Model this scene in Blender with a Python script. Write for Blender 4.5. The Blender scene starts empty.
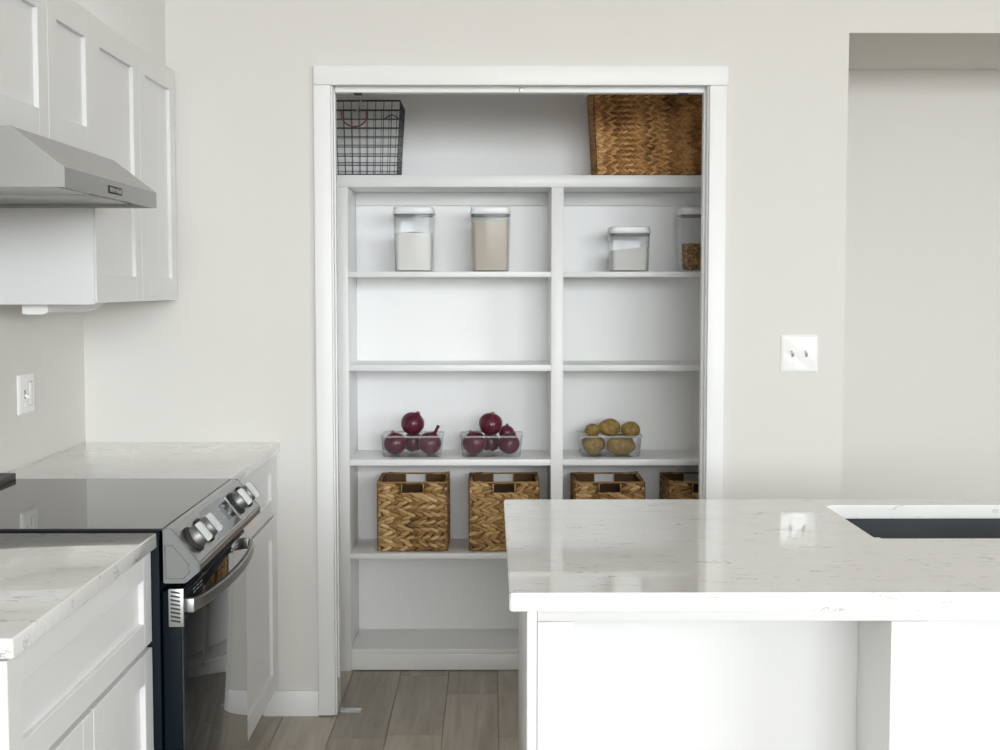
import bpy, bmesh, math, random
from mathutils import Vector, Matrix, Euler

random.seed(7)
SC = bpy.context.scene
COL = SC.collection
PI = math.pi

# ------------------------------------------------------------------ camera
cd = bpy.data.cameras.new('camera')
cd.sensor_width = 36.0
cd.lens = 48.92
cd.clip_start = 0.05
cam = bpy.data.objects.new('camera', cd)
COL.objects.link(cam)
cam.location = (0, 0, 1.45)
cam.rotation_euler = (math.radians(90 - 3.705), 0, math.radians(-0.379))
SC.camera = cam

# ------------------------------------------------------------------ world, daylight, exposure
SKY_STRENGTH = 7.5
w = bpy.data.worlds.new('overcast_sky')
SC.world = w
w.use_nodes = True
nt = w.node_tree
bgn = nt.nodes['Background']
tc = nt.nodes.new('ShaderNodeTexCoord')
sep = nt.nodes.new('ShaderNodeSeparateXYZ')
rmp = nt.nodes.new('ShaderNodeValToRGB')
rmp.color_ramp.elements[0].position = 0.47
rmp.color_ramp.elements[0].color = (0.30, 0.29, 0.27, 1)
rmp.color_ramp.elements[1].position = 0.53
rmp.color_ramp.elements[1].color = (0.94, 0.97, 1.0, 1)
mp = nt.nodes.new('ShaderNodeMath'); mp.operation = 'MULTIPLY_ADD'
mp.inputs[1].default_value = 0.5; mp.inputs[2].default_value = 0.5
nt.links.new(tc.outputs['Generated'], sep.inputs[0])
nt.links.new(sep.outputs['Z'], mp.inputs[0])
nt.links.new(mp.outputs[0], rmp.inputs[0])
nt.links.new(rmp.outputs[0], bgn.inputs[0])
bgn.inputs[1].default_value = SKY_STRENGTH

SC.view_settings.view_transform = 'Standard'
SC.view_settings.look = 'None'
SC.view_settings.gamma = 1.0
SC.view_settings.use_curve_mapping = False
SC.view_settings.exposure = 1.46
SC.cycles.diffuse_bounces = 8
SC.cycles.max_bounces = 14
SC.cycles.transparent_max_bounces = 16
SC.cycles.transmission_bounces = 8
SC.cycles.caustics_reflective = False
SC.cycles.caustics_refractive = False
SC.cycles.use_denoising = True

# room extents
XL, XR = -1.355, 6.60        # left wall face, right wall face
YB, YR = 4.53, -10.0         # back wall face, rear wall face (behind the camera)
ZC = 4.80                    # ceiling
# windows: rear wall (x0,x1,z0,z1), added one in the right wall (y0,y1,z0,z1)
REAR_WINS = [(-0.9, 2.6, 1.4, 4.4), (2.9, 6.4, 1.4, 4.4)]
ADDED_RIGHT_WINS = [(-4.4, -1.2, 1.0, 3.2)]  # unseen window, added to lighten the cabinet faces turned to +X

def portal(loc, rot, sx, sy):
    l = bpy.data.lights.new('window_daylight', 'AREA')
    l.shape = 'RECTANGLE'; l.size = sx; l.size_y = sy
    l.cycles.is_portal = True
    o = bpy.data.objects.new('window_daylight', l)
    COL.objects.link(o); o.location = loc; o.rotation_euler = rot
for x0, x1, z0, z1 in REAR_WINS:
    portal(((x0+x1)/2, YR-0.10, (z0+z1)/2), (PI/2, 0, 0), x1-x0, z1-z0)      # faces +Y
for y0, y1, z0, z1 in ADDED_RIGHT_WINS:
    portal((XR+0.10, (y0+y1)/2, (z0+z1)/2), (PI/2, 0, PI/2), y1-y0, z1-z0)   # faces -X

# ------------------------------------------------------------------ materials
MATS = {}
def newmat(name):
    m = bpy.data.materials.new(name); m.use_nodes = True
    MATS[name] = m
    t = m.node_tree
    return m, t, t.nodes['Principled BSDF'], t.nodes, t.links

def basic(name, col, rough=0.5, metal=0.0, spec=0.5, bump=None, coat=0.0):
    m, t, b, N, L = newmat(name)
    b.inputs['Base Color'].default_value = (*col, 1)
    b.inputs['Roughness'].default_value = rough
    b.inputs['Metallic'].default_value = metal
    b.inputs['Specular IOR Level'].default_value = spec
    b.inputs['Coat Weight'].default_value = coat
    if bump:
        scale, strength = bump
        g = N.new('ShaderNodeNewGeometry')
        n = N.new('ShaderNodeTexNoise'); n.inputs['Scale'].default_value = scale; n.inputs['Detail'].default_value = 3
        L.new(g.outputs['Position'], n.inputs['Vector'])
        bp = N.new('ShaderNodeBump'); bp.inputs['Strength'].default_value = strength; bp.inputs['Distance'].default_value = 0.002
        L.new(n.outputs['Fac'], bp.inputs['Height'])
        L.new(bp.outputs['Normal'], b.inputs['Normal'])
    return m

basic('wall_paint', (0.728, 0.712, 0.685), 0.75, spec=0.25, bump=(220, 0.06))
basic('ceiling_paint', (0.86, 0.86, 0.85), 0.9, spec=0.2)
basic('white_trim', (0.86, 0.86, 0.865), 0.38, spec=0.4, bump=(60, 0.02))
basic('cabinet_white', (0.78, 0.782, 0.785), 0.36, spec=0.45, bump=(60, 0.02))
basic('melamine_white', (0.86, 0.862, 0.862), 0.34, spec=0.45)
basic('plate_white', (0.88, 0.88, 0.87), 0.12, spec=0.5)
basic('slot_dark', (0.02, 0.02, 0.022), 0.6)
basic('black_glass', (0.012, 0.016, 0.020), 0.04, spec=0.6)
basic('cooktop_glass', (0.024, 0.024, 0.023), 0.05, spec=0.6)
basic('range_navy', (0.002, 0.006, 0.011), 0.5, spec=0.12)
basic('sink_navy', (0.006, 0.016, 0.029), 0.6, spec=0.15)
basic('chrome', (0.30, 0.30, 0.295), 0.48, metal=1.0)
basic('wire_black', (0.025, 0.027, 0.028), 0.5)
basic('wire_grey', (0.055, 0.058, 0.058), 0.5)
basic('copper', (0.30, 0.13, 0.09), 0.4, metal=0.5)
basic('jute', (0.62, 0.50, 0.36), 0.8)
basic('lid_white', (0.86, 0.86, 0.88), 0.3)
basic('seal_grey', (0.22, 0.22, 0.24), 0.4)
basic('flour', (0.86, 0.84, 0.80), 0.95, spec=0.1, bump=(120, 0.3))
basic('beige_grain', (0.55, 0.485, 0.40), 0.95, spec=0.1, bump=(400, 0.5))
basic('sugar', (0.80, 0.78, 0.74), 0.9, spec=0.2, bump=(300, 0.4))
basic('grey_plastic', (0.42, 0.43, 0.44), 0.4)
basic('zinc', (0.45, 0.46, 0.45), 0.35, metal=0.9)
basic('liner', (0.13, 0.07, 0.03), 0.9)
basic('onion_neck', (0.36, 0.16, 0.13), 0.8)
basic('onion_root', (0.55, 0.46, 0.36), 0.9)
basic('subfloor', (0.05, 0.045, 0.04), 0.9)
basic('floor_far', (0.20, 0.17, 0.13), 0.5)
basic('diffuser', (0.82, 0.82, 0.80), 0.5)
basic('print_grey', (0.30, 0.33, 0.35), 0.3)

def steel(name, col, rough, axis):
    m, t, b, N, L = newmat(name)
    b.inputs['Metallic'].default_value = 1.0
    g = N.new('ShaderNodeNewGeometry')
    mp = N.new('ShaderNodeMapping')
    s = [400, 400, 400]; s[axis] = 6
    mp.inputs['Scale'].default_value = s
    n = N.new('ShaderNodeTexNoise'); n.inputs['Scale'].default_value = 1; n.inputs['Detail'].default_value = 2
    L.new(g.outputs['Position'], mp.inputs[0]); L.new(mp.outputs[0], n.inputs['Vector'])
    r = N.new('ShaderNodeValToRGB')
    r.color_ramp.elements[0].color = (*[c*0.93 for c in col], 1)
    r.color_ramp.elements[1].color = (*[min(1, c*1.06) for c in col], 1)
    L.new(n.outputs['Fac'], r.inputs[0]); L.new(r.outputs[0], b.inputs['Base Color'])
    mr = N.new('ShaderNodeMapRange'); mr.inputs[3].default_value = rough-0.05; mr.inputs[4].default_value = rough+0.06
    L.new(n.outputs['Fac'], mr.inputs[0]); L.new(mr.outputs[0], b.inputs['Roughness'])
    return m
steel('steel', (0.43, 0.43, 0.425), 0.32, 1)
steel('steel_dark', (0.30, 0.295, 0.285), 0.30, 1)

def quartz():
    m, t, b, N, L = newmat('quartz')
    b.inputs['Roughness'].default_value = 0.03
    b.inputs['Specular IOR Level'].default_value = 0.5
    g = N.new('ShaderNodeNewGeometry')
    mp = N.new('ShaderNodeMapping'); mp.inputs['Scale'].default_value = (0.45, 1.2, 1.0)
    mp.inputs['Rotation'].default_value = (0.2, 0.1, 0.25)
    L.new(g.outputs['Position'], mp.inputs[0])
    def vein(scale, dist, width, seed):
        n = N.new('ShaderNodeTexNoise'); n.noise_dimensions = '4D'
        n.inputs['W'].default_value = seed
        n.inputs['Scale'].default_value = scale; n.inputs['Detail'].default_value = 5
        n.inputs['Roughness'].default_value = 0.62; n.inputs['Distortion'].default_value = dist
        L.new(mp.outputs[0], n.inputs['Vector'])
        s = N.new('ShaderNodeMath'); s.operation = 'SUBTRACT'; s.inputs[1].default_value = 0.5
        a = N.new('ShaderNodeMath'); a.operation = 'ABSOLUTE'
        r = N.new('ShaderNodeMapRange'); r.inputs[1].default_value = 0.0; r.inputs[2].default_value = width
        r.inputs[3].default_value = 1.0; r.inputs[4].default_value = 0.0
        L.new(n.outputs['Fac'], s.inputs[0]); L.new(s.outputs[0], a.inputs[0]); L.new(a.outputs[0], r.inputs[0])
        k = N.new('ShaderNodeTexNoise'); k.noise_dimensions = '4D'; k.inputs['W'].default_value = seed+9
        k.inputs['Scale'].default_value = scale*2.3; k.inputs['Detail'].default_value = 1
        L.new(mp.outputs[0], k.inputs['Vector'])
        kr = N.new('ShaderNodeMapRange'); kr.inputs[1].default_value = 0.54; kr.inputs[2].default_value = 0.68
        L.new(k.outputs['Fac'], kr.inputs[0])
        mu = N.new('ShaderNodeMath'); mu.operation = 'MULTIPLY'
        L.new(r.outputs[0], mu.inputs[0]); L.new(kr.outputs[0], mu.inputs[1])
        return mu
    v1, v2 = vein(9, 0.7, 0.012, 1.0), vein(17, 0.9, 0.016, 4.0)
    mx = N.new('ShaderNodeMath'); mx.operation = 'MAXIMUM'
    L.new(v1.outputs[0], mx.inputs[0]); L.new(v2.outputs[0], mx.inputs[1])
    cl = N.new('ShaderNodeTexNoise'); cl.inputs['Scale'].default_value = 16; cl.inputs['Detail'].default_value = 4
    L.new(mp.outputs[0], cl.inputs['Vector'])
    r0 = N.new('ShaderNodeValToRGB')
    r0.color_ramp.elements[0].position = 0.30; r0.color_ramp.elements[0].color = (0.765, 0.76, 0.75, 1)
    r0.color_ramp.elements[1].position = 0.70; r0.color_ramp.elements[1].color = (0.80, 0.797, 0.79, 1)
    L.new(cl.outputs['Fac'], r0.inputs[0])
    mix = N.new('ShaderNodeMix'); mix.data_type = 'RGBA'
    mix.inputs[7].default_value = (0.34, 0.32, 0.30, 1)
    ms = N.new('ShaderNodeMath'); ms.operation = 'MULTIPLY'; ms.inputs[1].default_value = 0.8
    L.new(mx.outputs[0], ms.inputs[0]); L.new(ms.outputs[0], mix.inputs[0])
    L.new(r0.outputs[0], mix.inputs[6]); L.new(mix.outputs[2], b.inputs['Base Color'])
quartz()

def oak():
    m, t, b, N, L = newmat('oak_plank')
    b.inputs['Roughness'].default_value = 0.42
    g = N.new('ShaderNodeNewGeometry'); oi = N.new('ShaderNodeObjectInfo')
    off = N.new('ShaderNodeVectorMath'); off.operation = 'MULTIPLY_ADD'
    cmb = N.new('ShaderNodeCombineXYZ')
    L.new(oi.outputs['Random'], cmb.inputs[0]); L.new(oi.outputs['Random'], cmb.inputs[1]); L.new(oi.outputs['Random'], cmb.inputs[2])
    off.inputs[1].default_value = (37, 53, 19)
    L.new(cmb.outputs[0], off.inputs[0]); L.new(g.outputs['Position'], off.inputs[2])
    mp = N.new('ShaderNodeMapping'); mp.inputs['Scale'].default_value = (26, 2.2, 1)
    L.new(off.outputs[0], mp.inputs[0])
    n = N.new('ShaderNodeTexNoise'); n.inputs['Scale'].default_value = 1; n.inputs['Detail'].default_value = 6; n.inputs['Distortion'].default_value = 0.5
    L.new(mp.outputs[0], n.inputs['Vector'])
    r = N.new('ShaderNodeValToRGB')
    e = r.color_ramp.elements
    e[0].position = 0.25; e[0].color = (0.30, 0.270, 0.218, 1)
    e[1].position = 0.75; e[1].color = (0.52, 0.475, 0.40, 1)
    L.new(n.outputs['Fac'], r.inputs[0])
    # cracks and knots along the grain
    mp2 = N.new('ShaderNodeMapping'); mp2.inputs['Scale'].default_value = (6, 0.8, 1)
    L.new(off.outputs[0], mp2.inputs[0])
    n2 = N.new('ShaderNodeTexNoise'); n2.inputs['Scale'].default_value = 1.6; n2.inputs['Detail'].default_value = 5; n2.inputs['Distortion'].default_value = 1.3
    L.new(mp2.outputs[0], n2.inputs['Vector'])
    s = N.new('ShaderNodeMath'); s.operation = 'SUBTRACT'; s.inputs[1].default_value = 0.56
    a = N.new('ShaderNodeMath'); a.operation = 'ABSOLUTE'
    k = N.new('ShaderNodeMapRange'); k.inputs[2].default_value = 0.010; k.inputs[3].default_value = 0.22; k.inputs[4].default_value = 0
    L.new(n2.outputs['Fac'], s.inputs[0]); L.new(s.outputs[0], a.inputs[0]); L.new(a.outputs[0], k.inputs[0])
    mix = N.new('ShaderNodeMix'); mix.data_type = 'RGBA'; mix.inputs[7].default_value = (0.12, 0.09, 0.065, 1)
    L.new(k.outputs[0], mix.inputs[0]); L.new(r.outputs[0], mix.inputs[6])
    hs = N.new('ShaderNodeHueSaturation')
    mr = N.new('ShaderNodeMapRange'); mr.inputs[3].default_value = 0.82; mr.inputs[4].default_value = 1.22
    L.new(oi.outputs['Random'], mr.inputs[0]); L.new(mr.outputs[0], hs.inputs['Value'])
    L.new(mix.outputs[2], hs.inputs['Color']); L.new(hs.outputs[0], b.inputs['Base Color'])
    bp = N.new('ShaderNodeBump'); bp.inputs['Strength'].default_value = 0.12; bp.inputs['Distance'].default_value = 0.002
    L.new(n.outputs['Fac'], bp.inputs['Height']); L.new(bp.outputs['Normal'], b.inputs['Normal'])
oak()

def seagrass(name, stops):
    m, t, b, N, L = newmat(name)
    b.inputs['Roughness'].default_value = 0.62
    b.inputs['Specular IOR Level'].default_value = 0.35
    g = N.new('ShaderNodeNewGeometry')
    r = N.new('ShaderNodeValToRGB')
    e = r.color_ramp.elements
    e[0].position, e[0].color = stops[0][0], (*stops[0][1], 1)
    e[1].position, e[1].color = stops[-1][0], (*stops[-1][1], 1)
    for p, c in stops[1:-1]:
        q = e.new(p); q.color = (*c, 1)
    n = N.new('ShaderNodeTexNoise'); n.inputs['Scale'].default_value = 9; n.inputs['Detail'].default_value = 2
    L.new(g.outputs['Position'], n.inputs['Vector'])
    ad = N.new('ShaderNodeMath'); ad.operation = 'MULTIPLY_ADD'; ad.inputs[1].default_value = 0.7
    sb = N.new('ShaderNodeMath'); sb.operation = 'MULTIPLY_ADD'; sb.inputs[1].default_value = 0.9; sb.inputs[2].default_value = -0.30
    L.new(n.outputs['Fac'], sb.inputs[0])
    L.new(g.outputs['Random Per Island'], ad.inputs[0]); L.new(sb.outputs[0], ad.inputs[2])
    L.new(ad.outputs[0], r.inputs[0])
    f = N.new('ShaderNodeTexNoise'); f.inputs['Scale'].default_value = 320; f.inputs['Detail'].default_value = 2
    L.new(g.outputs['Position'], f.inputs['Vector'])
    hs = N.new('ShaderNodeHueSaturation')
    mr = N.new('ShaderNodeMapRange'); mr.inputs[3].default_value = 0.7; mr.inputs[4].default_value = 1.3
    L.new(f.outputs['Fac'], mr.inputs[0]); L.new(mr.outputs[0], hs.inputs['Value'])
    L.new(r.outputs[0], hs.inputs['Color']); L.new(hs.outputs[0], b.inputs['Base Color'])
    bp = N.new('ShaderNodeBump'); bp.inputs['Strength'].default_value = 0.4; bp.inputs['Distance'].default_value = 0.002
    L.new(f.outputs['Fac'], bp.inputs['Height']); L.new(bp.outputs['Normal'], b.inputs['Normal'])
seagrass('seagrass_tan', [(0.05, (0.14, 0.066, 0.020)), (0.4, (0.38, 0.220, 0.080)), (0.75, (0.60, 0.400, 0.185)), (1.0, (0.78, 0.60, 0.34))])
seagrass('seagrass_brown', [(0.05, (0.13, 0.055, 0.016)), (0.42, (0.42, 0.205, 0.068)), (0.75, (0.64, 0.36, 0.14)), (1.0, (0.80, 0.54, 0.27))])

def onion_skin():
    m, t, b, N, L = newmat('onion_skin')
    b.inputs['Roughness'].default_value = 0.28
    c = N.new('ShaderNodeTexCoord'); sp = N.new('ShaderNodeSeparateXYZ'); L.new(c.outputs['Object'], sp.inputs[0])
    at = N.new('ShaderNodeMath'); at.operation = 'ARCTAN2'
    L.new(sp.outputs[1], at.inputs[0]); L.new(sp.outputs[0], at.inputs[1])
    cb = N.new('ShaderNodeCombineXYZ'); L.new(at.outputs[0], cb.inputs[0]); L.new(sp.outputs[2], cb.inputs[2])
    mp = N.new('ShaderNodeMapping'); mp.inputs['Scale'].default_value = (7, 1, 12); L.new(cb.outputs[0], mp.inputs[0])
    n = N.new('ShaderNodeTexNoise'); n.inputs['Scale'].default_value = 1.0; n.inputs['Detail'].default_value = 4
    L.new(mp.outputs[0], n.inputs['Vector'])
    r = N.new('ShaderNodeValToRGB'); e = r.color_ramp.elements
    e[0].position = 0.3; e[0].color = (0.040, 0.004, 0.012, 1)
    e[1].position = 0.78; e[1].color = (0.20, 0.022, 0.042, 1)
    q = e.new(0.55); q.color = (0.105, 0.010, 0.028, 1)
    L.new(n.outputs['Fac'], r.inputs[0]); L.new(r.outputs[0], b.inputs['Base Color'])
onion_skin()

def noisy(name, c0, c1, scale, rough, bump=0.2):
    m, t, b, N, L = newmat(name)
    b.inputs['Roughness'].default_value = rough
    g = N.new('ShaderNodeTexCoord')
    n = N.new('ShaderNodeTexNoise'); n.inputs['Scale'].default_value = scale; n.inputs['Detail'].default_value = 5
    L.new(g.outputs['Object'], n.inputs['Vector'])
    r = N.new('ShaderNodeValToRGB'); e = r.color_ramp.elements
    e[0].position = 0.35; e[0].color = (*c0, 1); e[1].position = 0.65; e[1].color = (*c1, 1)
    L.new(n.outputs['Fac'], r.inputs[0]); L.new(r.outputs[0], b.inputs['Base Color'])
    bp = N.new('ShaderNodeBump'); bp.inputs['Strength'].default_value = bump; bp.inputs['Distance'].default_value = 0.002
    L.new(n.outputs['Fac'], bp.inputs['Height']); L.new(bp.outputs['Normal'], b.inputs['Normal'])
noisy('potato_skin', (0.21, 0.130, 0.030), (0.37, 0.25, 0.075), 55, 0.6)
noisy('nut', (0.22, 0.10, 0.022), (0.55, 0.31, 0.09), 60, 0.6)

def clear(name, tint, cloud, ior=1.45):
    """thin clear plastic: see-through, with Fresnel reflections and a little cloudiness"""
    m, t, b, N, L = newmat(name)
    out = N['Material Output']
    tr = N.new('ShaderNodeBsdfTransparent'); tr.inputs[0].default_value = (*tint, 1)
    df = N.new('ShaderNodeBsdfDiffuse'); df.inputs[0].default_value = (0.8, 0.82, 0.84, 1)
    gl = N.new('ShaderNodeBsdfGlossy'); gl.inputs['Roughness'].default_value = 0.12
    fr = N.new('ShaderNodeFresnel')
    ge = N.new('ShaderNodeNewGeometry'); im = N.new('ShaderNodeMapRange')
    im.inputs[3].default_value = ior; im.inputs[4].default_value = 1/ior
    L.new(ge.outputs['Backfacing'], im.inputs[0]); L.new(im.outputs[0], fr.inputs[0])
    m1 = N.new('ShaderNodeMixShader'); m1.inputs[0].default_value = cloud
    m2 = N.new('ShaderNodeMixShader')
    L.new(tr.outputs[0], m1.inputs[1]); L.new(df.outputs[0], m1.inputs[2])
    L.new(fr.outputs[0], m2.inputs[0]); L.new(m1.outputs[0], m2.inputs[1]); L.new(gl.outputs[0], m2.inputs[2])
    L.new(m2.outputs[0], out.inputs[0])
clear('clear_plastic', (0.975, 0.98, 0.985), 0.012, 1.28)
clear('cloudy_plastic', (0.975, 0.98, 0.985), 0.012, 1.30)
clear('rim_plastic', (0.95, 0.95, 0.96), 0.22, 1.35)
clear('window_glass', (0.97, 0.98, 0.98), 0.0)

# ------------------------------------------------------------------ helpers
def world_of(p):
    m = p.matrix_basis.copy()
    if p.parent is not None: m = world_of(p.parent) @ p.matrix_parent_inverse @ m
    return m

def obj(name, bm, mat, parent=None, smooth=0.6, world=True):
    me = bpy.data.meshes.new(name)
    bmesh.ops.recalc_face_normals(bm, faces=bm.faces)
    bm.to_mesh(me); bm.free()
    if mat: me.materials.append(MATS[mat])
    if smooth:
        me.polygons.foreach_set('use_smooth', [True]*len(me.polygons))
        me.set_sharp_from_angle(angle=smooth)
    o = bpy.data.objects.new(name, me)
    COL.objects.link(o)
    if parent is not None:
        o.parent = parent
        if world:
            o.matrix_parent_inverse = world_of(parent).inverted()
    return o

def tag(o, label, cat, group=None, kind=None):
    o['label'] = label; o['category'] = cat
    if group: o['group'] = group
    if kind: o['kind'] = kind
    return o

def thing(name, label, cat, loc, group=None):
    o = bpy.data.objects.new(name, None); COL.objects.link(o)
    o.empty_display_size = 0.05
    o.location = loc
    return tag(o, label, cat, group)

def bx(bm, x0, x1, y0, y1, z0, z1, bev=0.0, seg=2):
    b = bmesh.new()
    v = [b.verts.new((x, y, z)) for z in (z0, z1) for y in (y0, y1) for x in (x0, x1)]
    for f in ((0, 1, 3, 2), (4, 6, 7, 5), (0, 4, 5, 1), (2, 3, 7, 6), (0, 2, 6, 4), (1, 5, 7, 3)):
        b.faces.new([v[i] for i in f])
    if bev:
        bmesh.ops.bevel(b, geom=list(b.edges), offset=bev, segments=seg, affect='EDGES', profile=0.5)
    merge(bm, b)

def merge(bm, b):
    me = bpy.data.meshes.new('tmp'); b.to_mesh(me); b.free()
    bm.from_mesh(me); bpy.data.meshes.remove(me)

def box(name, x0, x1, y0, y1, z0, z1, mat, parent=None, bev=0.0015, seg=2):
    bm = bmesh.new(); bx(bm, x0, x1, y0, y1, z0, z1, bev, seg)
    return obj(name, bm, mat, parent)

def boxes(name, lst, mat, parent=None, bev=0.0):
    bm = bmesh.new()
    for a in lst: bx(bm, *a, bev)
    return obj(name, bm, mat, parent)

def struct(o): o['kind'] = 'structure'; return o

def prism_y(bm, prof, y0, y1):
    """extrude an (x,z) profile along y"""
    a = [bm.verts.new((x, y0, z)) for x, z in prof]; c = [bm.verts.new((x, y1, z)) for x, z in prof]
    n = len(prof)
    bm.faces.new(a); bm.faces.new(c[::-1])
    for i in range(n): bm.faces.new((a[i], a[(i+1) % n], c[(i+1) % n], c[i]))

def tube(bm, pts, r, seg=6, closed=False):
    pts = [Vector(p) for p in pts]; n = len(pts); rings = []
    up0 = Vector((0, 0, 1))
    for i, p in enumerate(pts):
        if closed: d = pts[(i+1) % n]-pts[i-1]
        else: d = pts[min(i+1, n-1)]-pts[max(i-1, 0)]
        d.normalize()
        u = up0 if abs(d.dot(up0)) < 0.95 else Vector((0, 1, 0))
        s = d.cross(u).normalized(); t = s.cross(d)
        rings.append([bm.verts.new(p+(s*math.cos(2*PI*k/seg)+t*math.sin(2*PI*k/seg))*r) for k in range(seg)])
    m = n if closed else n-1
    for i in range(m):
        a, b = rings[i], rings[(i+1) % n]
        for k in range(seg): bm.faces.new((a[k], a[(k+1) % seg], b[(k+1) % seg], b[k]))
    if not closed:
        bm.faces.new(rings[0][::-1]); bm.faces.new(rings[-1])

def rrect(cx, cy, hx, hy, r, z, n=5):
    pts = []
    for qx, qy, a0 in ((1, 1, 0), (-1, 1, PI/2), (-1, -1, PI), (1, -1, 1.5*PI)):
        for k in range(n+1):
            a = a0+k*PI/2/n
            pts.append((cx+qx*(hx-r)+r*math.cos(a), cy+qy*(hy-r)+r*math.sin(a), z))
    return pts

def loft(bm, secs, cap0=True, cap1=True):
    rings = [[bm.verts.new(p) for p in s] for s in secs]
    n = len(rings[0])
    for a, b in zip(rings, rings[1:]):
        for i in range(n): bm.faces.new((a[i], a[(i+1) % n], b[(i+1) % n], b[i]))
    if cap0: bm.faces.new(rings[0][::-1])
    if cap1: bm.faces.new(rings[-1])

def lathe(bm, prof, seg=24, M=None):
    M = M or Matrix.Identity(4)
    rings = []
    for r, z in prof:
        if r < 1e-6: rings.append([bm.verts.new(M @ Vector((0, 0, z)))])
        else: rings.append([bm.verts.new(M @ Vector((r*math.cos(2*PI*k/seg), r*math.sin(2*PI*k/seg), z))) for k in range(seg)])
    for a, b in zip(rings, rings[1:]):
        if len(a) == 1 and len(b) == 1: continue
        for k in range(seg):
            k2 = (k+1) % seg
            if len(a) == 1: bm.faces.new((a[0], b[k], b[k2]))
            elif len(b) == 1: bm.faces.new((a[k], b[0], a[k2]))
            else: bm.faces.new((a[k], b[k], b[k2], a[k2]))

def copy_tree(o, parent=None):
    c = o.copy(); COL.objects.link(c); c.parent = parent
    for ch in list(o.children): copy_tree(ch, c)
    return c

# ------------------------------------------------------------------ room shell
T = 0.115                                   # wall thickness
PX0, PX1, PZ = -0.535, 0.728, 2.132         # rough pantry opening in the back wall
AX0, AX1, AZ, AY = 1.180, 2.62, 2.285, 5.295  # passage niche right of the pantry
PWL, PWR, PWB = -0.660, 1.063, 5.376        # pantry inside faces

struct(boxes('wall_left', [(XL-T, XL, YR-T, 5.5, -0.02, ZC)], 'wall_paint'))
struct(boxes('wall_back', [
    (XL, PX0, YB, YB+T, -0.02, ZC), (PX0, PX1, YB, YB+T, PZ, ZC), (PX1, AX0, YB, YB+T, -0.02, ZC),
    (AX0, AX1, YB, YB+T, AZ, ZC), (AX1, XR, YB, YB+T, -0.02, ZC)], 'wall_paint', bev=0.0))
struct(boxes('wall_pantry', [
    (PWL-0.08, PWL, YB+T, PWB, -0.02, 2.45), (PWR, AX0-0.003, YB+T, PWB, -0.02, 2.45),
    (PWL-0.08, AX0-0.003, PWB, PWB+0.1, -0.02, 2.45)], 'white_trim'))
struct(boxes('wall_niche', [
    (AX0, AX1, AY, AY+0.1, -0.02, AZ), (AX1, AX1+0.1, YB+T, AY+0.1, -0.02, AZ),
    (AX0-0.002, AX0, YB+T, AY+0.1, -0.02, AZ)], 'wall_paint'))
struct(boxes('ceiling_niche', [(AX0, AX1+0.1, YB+T, AY+0.1, AZ, AZ+0.06)], 'wall_paint'))
struct(boxes('ceiling_pantry', [(PWL-0.08, AX0, YB+T, PWB+0.1, 2.45, 2.5)], 'ceiling_paint'))
struct(boxes('ceiling', [(XL-T, XR+T, YR-T, YB+T, ZC, ZC+0.1)], 'ceiling_paint'))

def wall_with_holes(name, holes, along_x):
    """solid wall behind / beside the camera with window openings"""
    lst = []
    a0, a1 = (XL, XR) if along_x else (YR-T, YB+T)
    cur = a0
    for h0, h1, z0, z1 in sorted(holes):
        lst.append((cur, h0, -0.02, ZC)); lst.append((h0, h1, -0.02, z0)); lst.append((h0, h1, z1, ZC)); cur = h1
    lst.append((cur, a1, -0.02, ZC))
    return struct(boxes(name, [((p, q, YR-T, YR) if along_x else (XR, XR+T, p, q))+(r, s) for p, q, r, s in lst], 'wall_paint'))
wall_with_holes('wall_rear', REAR_WINS, True)
wall_with_holes('wall_right', ADDED_RIGHT_WINS, False)

wn = 0
for (a0, a1, z0, z1), ax in [(h, True) for h in REAR_WINS]+[(h, False) for h in ADDED_RIGHT_WINS]:  # the right-wall opening is the one added for light
    wn += 1
    f = 0.055
    def R(p, q, r, s, d0, d1):
        return (p, q, YR-d1, YR-d0, r, s) if ax else (XR+d0, XR+d1, p, q, r, s)
    mid = (a0+a1)/2
    fr = struct(boxes('window_%d' % wn, [R(a0, a0+f, z0, z1, 0.02, 0.09), R(a1-f, a1, z0, z1, 0.02, 0.09), R(a0+f, a1-f, z0, z0+f, 0.02, 0.09),
         R(a0+f, a1-f, z1-f, z1, 0.02, 0.09), R(mid-f/2, mid+f/2, z0+f, z1-f, 0.02, 0.09)], 'white_trim'))
    for p, q in ((a0+f, mid-f/2), (mid+f/2, a1-f)):
        boxes('pane', [R(p, q, z0+f, z1-f, 0.05, 0.054)], 'window_glass', fr)

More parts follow.
